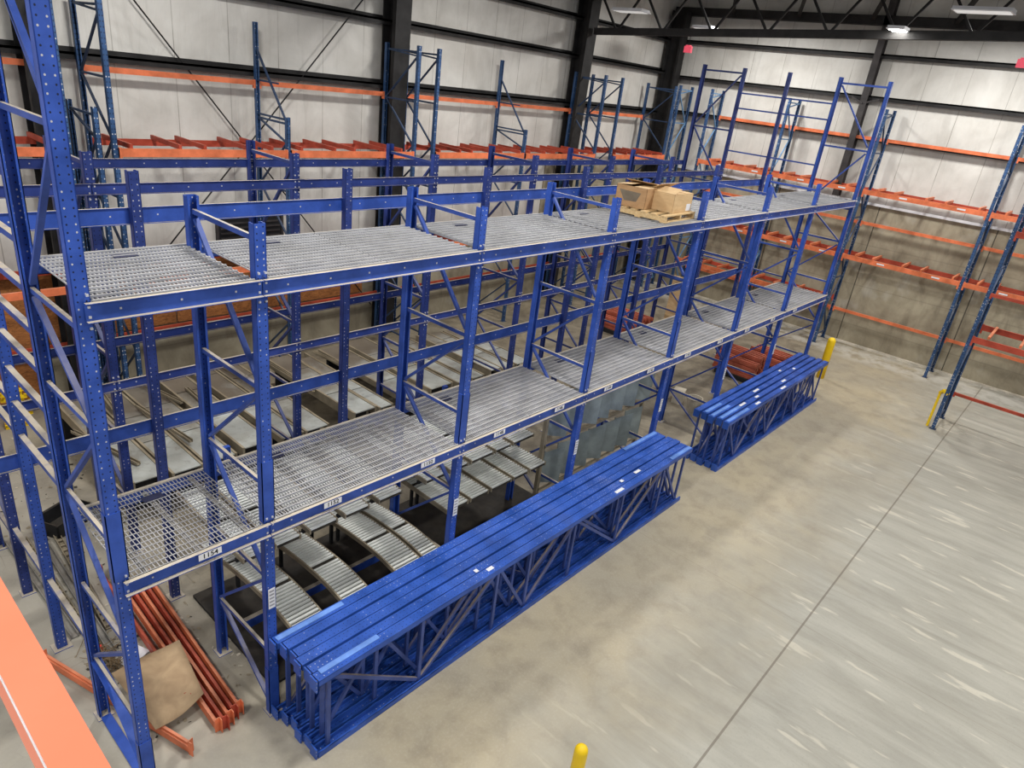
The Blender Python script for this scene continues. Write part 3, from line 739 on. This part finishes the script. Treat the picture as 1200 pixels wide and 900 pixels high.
# ------------------------------------------------------------------ bollards
def bollard(x,y,h,r,label):
    m=MB(); prof=[(r,0),(r,h-r)]
    for k in range(1,7): t=k/6*PI/2; prof.append((max(.002,r*math.cos(t)),h-r+r*math.sin(t)))
    o=m.lathe(prof,28).build('bollard',M['yellow'],None,(x,y,0)); 
    for p in o.data.polygons: p.use_smooth=True
    return tag(o,label,'bollard')
bollard(2.575,-2.93,1.06,.062,'yellow round-topped bollard in the aisle at the bottom of the view')
bollard(17.35,-.25,1.15,.1,'yellow round-topped bollard past the far end of the short frame pile')

# ------------------------------------------------------------------ orange beams and litter at the near end
def step_beam(L,mat,name,loc,rot,label,grp=None,hooks=True):
    t=thing(name,label,'beam',loc,rot,grp)
    m=MB(); m.box(-.02,.02,0,L,0,.085); m.box(-.02,.006,0,L,.085,.11); m.build('beam_body',mat,t)
    for yy in (0,L): 
        m=MB(); m.box(-.028,.028,yy-.004,yy+.004,-.01,.17); m.box(.02,.028,yy-.05 if yy==0 else yy,yy if yy==0 else yy+.05,-.01,.17); m.build('end_connector',mat,t)
    return t
bd=[(.645,.62,0,''),(.72,.12,0,''),(.785,.10,0,''),(.85,.13,0,''),(.915,.16,0,''),(.98,.18,0,'')]
for k,(x,y,z,_) in enumerate(bd):
    step_beam(2.5,M['orange'] if k%2 else M['orange_red_shaded'],'orange_beam',(x,y,.02),(0,0,-.03-.005*k),'orange rack beam in the bundle on the floor at the near end, %s from the left'%ORD[k],'orange beams bundled on the floor')
a=Vector((-.2,2.1,.03)); b=Vector((.42,.06,.03)); d=b-a
step_beam(d.length,M['orange'],'orange_beam',a,(0,0,math.atan2(-d.x,d.y)),'single orange rack beam lying loose across the foot of the nearest frame')
# foreground orange beam close to the camera
fb=thing('orange_beam','large out-of-focus orange rack beam crossing the lower left corner close up','beam',(-1.308,-5.6,5.28),(0,0,-.006))
m=MB(); m.box(-.002,.062,0,3.4,-.002,.105); m.box(-.002,.034,0,3.4,.105,.0) if False else None
m.build('beam_body',M['orange_near'],fb)
m=MB(); m.box(-.0045,-.0022,0,3.4,.098,.1035); m.build('painted_highlight',M['white'],fb)  # bright edge line is a highlight painted as a white strip
# brown sheet leaning on the bundle
m=MB(); n=8
P=[(.20,1.36,.17),(.86,1.24,.31),(.76,.48,.19),(.24,.40,.16)]
P=[Vector(p) for p in P]
for i in range(n+1):
    for j in range(n+1):
        u,v=i/n,j/n; p=(P[0]*(1-u)+P[1]*u)*(1-v)+(P[3]*(1-u)+P[2]*u)*v
        p=p+Vector((0,0,.04*math.sin(PI*u)*math.sin(PI*v*.9)-.05*v*math.sin(PI*u)+.012*math.sin(5*u+2*v))); m.v.append(tuple(p))
for i in range(n):
    for j in range(n):
        a_=i*(n+1)+j; m.f.append((a_,a_+n+1,a_+n+2,a_+1)); m.m.append(0)
o=m.build('paper_sheet',M['paper']); tag(o,'brown paper sheet leaning against the orange beam bundle on the floor','sheet')
for p in o.data.polygons: p.use_smooth=True
md=o.modifiers.new('s','SOLIDIFY'); md.thickness=.006
o=MB().box(-.14,.14,-.1,.1,0,.004).build('paper_sheet',M['white'],None,(.50,1.62,.01),(0,0,.4)); tag(o,'small white paper lying just behind the brown sheet','paper')
# gray rails on the left floor
for k,(x,y,L,a) in enumerate([(.15,2.3,2.3,.02),(.26,2.0,2.5,.0),(.36,1.85,2.6,-.03),(.47,2.2,2.2,-.06)]):
    m=MB(); m.box(-.04,.04,0,L,0,.012); m.box(-.04,-.03,0,L,0,.05); m.box(.03,.04,0,L,0,.05)
    if k%2: 
        for q in range(int(L/.12)): m.box(-.03,.03,q*.12+.03,q*.12+.06,.015,.04)
    o=m.build('loose_rail',M['zinc_dk'] if k%2==0 else M['rail_tan'],None,(x,y,.005),(0,0,a)); tag(o,'gray channel rail lying on the floor inside the near end, %s from the left'%ORD[k],'rail','rails on the near floor')
o=MB().box(-.03,.03,-.02,.02,0,.07).build('end_cap',M['red'],None,(.27,1.93,.0)); tag(o,'small red cap at the front end of the gray floor rails','cap')
c_=thing('plastic_crate','black plastic crate on the floor behind the near end of the rack','crate',(.78,4.55,0),(0,0,.45))
m=MB(); m.box(-.3,.3,-.2,-.185,0,.22); m.box(-.3,.3,.185,.2,0,.22); m.box(-.3,-.285,-.2,.2,0,.22); m.box(.285,.3,-.2,.2,0,.22); m.box(-.3,.3,-.2,.2,0,.012); m.box(-.315,.315,-.215,-.2,.2,.225); m.box(-.315,.315,.2,.215,.2,.225)
for k in range(7): m.box(-.28+k*.09,-.27+k*.09,-.206,-.2,.02,.2)
m.build('crate_body',M['black_plastic'],c_)
# litter (chips, straps, leaves) that nobody could count
rnd=random.Random(11); m=MB()
for k in range(900):
    z=rnd.random()
    if z<.55: x,y=rnd.uniform(.1,1.6),rnd.uniform(.3,7.5)
    elif z<.75: x,y=rnd.gauss(.38,.12),rnd.gauss(1.75,.2)
    else: x,y=rnd.uniform(1,15),rnd.uniform(1.8,7.8)
    s=rnd.uniform(.006,.026); t=rnd.uniform(0,PI); l=s*rnd.uniform(.3,1)
    dx,dy=math.cos(t)*s,math.sin(t)*s; ex,ey=-math.sin(t)*l,math.cos(t)*l
    m.poly([(x-dx-ex,y-dy-ey,.004),(x+dx-ex,y+dy-ey,.006+s*.2),(x+dx+ex,y+dy+ey,.012),(x-dx+ex,y-dy+ey,.005)],rnd.choice([0,0,0,1,1,2]))
o=m.build('floor_litter',[M['rail_tan'],M['bucket'],M['dark']]); tag(o,'scattered chips, scraps and dust on the floor under the racks','litter',kind='stuff')
m=MB()
for k in range(90):
    x,y=rnd.gauss(.27,.06),rnd.gauss(1.72,.12); t=rnd.uniform(0,PI); s=rnd.uniform(.05,.14); z=rnd.uniform(.01,.1)
    m.cyl((x-math.cos(t)*s,y-math.sin(t)*s,z),(x+math.cos(t)*s,y+math.sin(t)*s,z+rnd.uniform(-.01,.04)),.004,4)
o=m.build('wire_scraps',metal_mat('dry_scraps',lin(120,100,72),.8,0)); tag(o,'heap of thin dry wire scraps beside the brown sheet','scraps',kind='stuff')
# bucket
m=MB(); m.lathe([(.145,0),(.17,.34),(.18,.345),(.18,.36),(.16,.36),(.16,.34),(.135,.02)],20)
o=m.build('bucket',M['bucket'],None,(12.15,.86,0)); tag(o,'dirty white round bucket on the floor between the two frame piles','bucket')
o=MB().box(-.14,.14,-.12,.12,0,.3).box(-.15,.15,-.13,.13,.26,.31).build('carton',M['bucket'],None,(12.35,1.35,0),(0,0,.3)); tag(o,'small pale container behind the white bucket','container')
# stacks of rust-red bars
def stack(x0,y0,nx,nz,L,name,lab,grp,rot=0,pitch=.13):
    base=MB().box(-.05,nx*pitch,.1,L-.1,0,.12)
    o=base.build('pallet',M['dark'],None,(x0,y0,0),(0,0,rot)); tag(o,'dark low support under the '+lab,'pallet')
    me=None
    for j in range(nz):
        for i in range(nx):
            if j==nz-1 and i<nx//3: continue
            if me is None:
                m=MB(); m.box(0,.1,0,L,0,.07); m.box(.02,.08,0,L,.07,.1); me=m.mesh('red_bar',M['terracotta'])
            c_,s_=math.cos(rot),math.sin(rot); lx=i*pitch+random.uniform(-.01,.01); ly=random.uniform(-.05,.05)
            o=link(name,me,None,(x0+lx*c_-ly*s_,y0+lx*s_+ly*c_,.125+j*.105),(0,0,rot)); tag(o,lab[0].upper()*0+'rust-red steel bar in the '+lab,'bar',grp)
stack(15.0,.72,6,5,1.1,'red_bar','larger stack on the floor beside the short frame pile','bars in the larger red stack')
stack(16.5,.5,5,3,1.0,'red_bar','smaller stack next to the far end of the front rack','bars in the smaller red stack')
stack(14.9,4.3,8,4,1.2,'red_bar','stack on the floor behind the rear racks','bars in the rear red stack')
o=MB().box(-.01,.01,-.28,.28,0,1.75).build('osb_board',M['card_lt'],None,(16.5,3.95,.0),(0,.04,.1)); tag(o,'pale tan board standing upright beside the rear red stack','board')
# OSB boards against back wall
for k,(x0,x1,z0,z1) in enumerate([(-3,-.7,.0,2.44),(-.66,1.75,.05,2.44),(1.8,4.2,1.1,2.5),(4.22,6.6,1.1,2.5),(6.62,8.75,1.1,2.5)]):
    o=MB().box(x0,x1,-.009,.009,z0,z1).build('osb_board',M['osb'],None,(0,8.56 if z0>1 else 8.5,0)); struct(o); o.name='trim_%d'%(10+k)
# dark louvre opening in the back wall
m=MB(); m.box(5.2,6.6,-.03,.0,2.52,3.08,0)
for k in range(5): m.box(5.24,6.56,-.06,-.03,2.58+k*.1,2.61+k*.1,1)
m.box(5.15,6.65,-.05,0,3.08,3.13,1); m.box(5.15,5.2,-.05,0,2.52,3.08,1); m.box(6.6,6.65,-.05,0,2.52,3.08,1)
struct(m.build('window_20',[M['dark'],M['steel_gray']],None,(0,YB-.002,0)))
# yellow brackets in a heap
r2=random.Random(4)
for k in range(22):
    h_=k//2; x=(.5,1.15)[k%2]+r2.uniform(-.08,.08); y=(7.72,7.85)[k%2]+r2.uniform(-.06,.06)
    m=MB(); m.box(-.16,.16,-.03,.03,0,.02); m.box(-.16,-.12,-.03,.03,.02,.06); m.box(.12,.16,-.03,.03,.02,.06); m.box(-.16,.16,-.03,-.02,.02,.06)
    o=m.build('yellow_bracket',M['yellow'],None,(x,y,.005+h_*.062),(0,0,r2.uniform(-.5,.5))); tag(o,'yellow bracket in the %s heap on the floor by the back wall'%('left','right')[k%2],'bracket','yellow brackets in the %s heap'%('left','right')[k%2])
# lights and signs
em=glow('lamp_glow',(1,.98,.92),60)
def fixture(x,y,z,L,label,lit):
    f=thing('ceiling_light',label,'light',(x,y,z))
    m=MB(); m.box(-.2,.2,-L/2,L/2,0,.05); m.box(-.26,.26,-L/2,L/2,-.02,0); m.build('housing',M['white'],f)
    m=MB(); m.box(-.18,.18,-L/2+.04,L/2-.04,-.03,-.02); m.build('diffuser',em if lit else glow('unlit_tube_glow',(.8,.8,.78),.5),f)  # unlit diffusers get a faint added glow to look pale
    return f
fixture(15.82,.06,8.24,.34,'brightly lit high bay lamp hanging in the roof steel',True)
fixture(15.2,-1.5,8.55,1.0,'white unlit fixture in the roof steel at the upper right',False)
fixture(18.4,5.9,8.3,.6,'pale lamp hanging near the corner of the walls',False)
fixture(15.3,6.4,8.28,.9,'long pale fixture fixed by the dark column at the top',False)
pk=glow('exit_red',lin(225,80,100),.55)
for k,(x,y,z) in enumerate([(16.1,5.0,7.55),(16.1,-2.3,7.78)]):
    s=thing('exit_sign','small glowing red hanging sign under the roof truss, %s'%('near the back corner' if k==0 else 'at the right edge'),'sign',(x,y,z))
    MB().box(-.04,.04,-.1,.1,-.06,.09).box(-.05,.05,-.06,.06,.09,.115).build('sign_face',pk,s); MB().cyl((0,0,.1),(0,0,.42),.008,6).build('hanger',M['black_steel'],s)

# ------------------------------------------------------------------ lamps
def area(x,y,z,sx,sy,p,col=(1,.985,.955),rot=(0,0,0)):
    l=bpy.data.lights.new('area','AREA'); l.shape='RECTANGLE'; l.size=sx; l.size_y=sy; l.energy=p; l.color=col
    o=bpy.data.objects.new('ceiling_lamp',l); C.objects.link(o); o.location=(x,y,z); o.rotation_euler=rot; return o
for x in (-4,3,10.5,18.5):
    for y in (-7.5,-1.5,4.5):
        area(x,y,8.75,.9,.6,275)
w=bpy.data.worlds.new('World'); bpy.context.scene.world=w; w.use_nodes=True
w.node_tree.nodes['Background'].inputs[0].default_value=(.9,.94,1,1); w.node_tree.nodes['Background'].inputs[1].default_value=.36

# ------------------------------------------------------------------ camera
cam=bpy.data.cameras.new('camera'); co=bpy.data.objects.new('camera',cam); C.objects.link(co)
yaw,pit,rol=.6802,.4170,.1296
cy,sy,cp,sp,cr_,sr_=math.cos(yaw),math.sin(yaw),math.cos(pit),math.sin(pit),math.cos(rol),math.sin(rol)
f=Vector((cy*cp,sy*cp,-sp)); rg=Vector((sy,-cy,0)); up=rg.cross(f)
r_=cr_*rg+sr_*up; u_=-sr_*rg+cr_*up
mt=Matrix((r_,u_,-f)).transposed().to_4x4(); mt.translation=Vector((-1.4307,-4.8369,6.3708)); co.matrix_world=mt
cam.sensor_width=36; cam.lens=803.37/1200*36; cam.clip_start=.02; cam.clip_end=200
sc=bpy.context.scene; sc.camera=co
sc.view_settings.view_transform='Standard'; sc.view_settings.look='None'; sc.view_settings.exposure=0.0
sc.cycles.use_denoising=True; sc.cycles.max_bounces=6; sc.cycles.diffuse_bounces=3
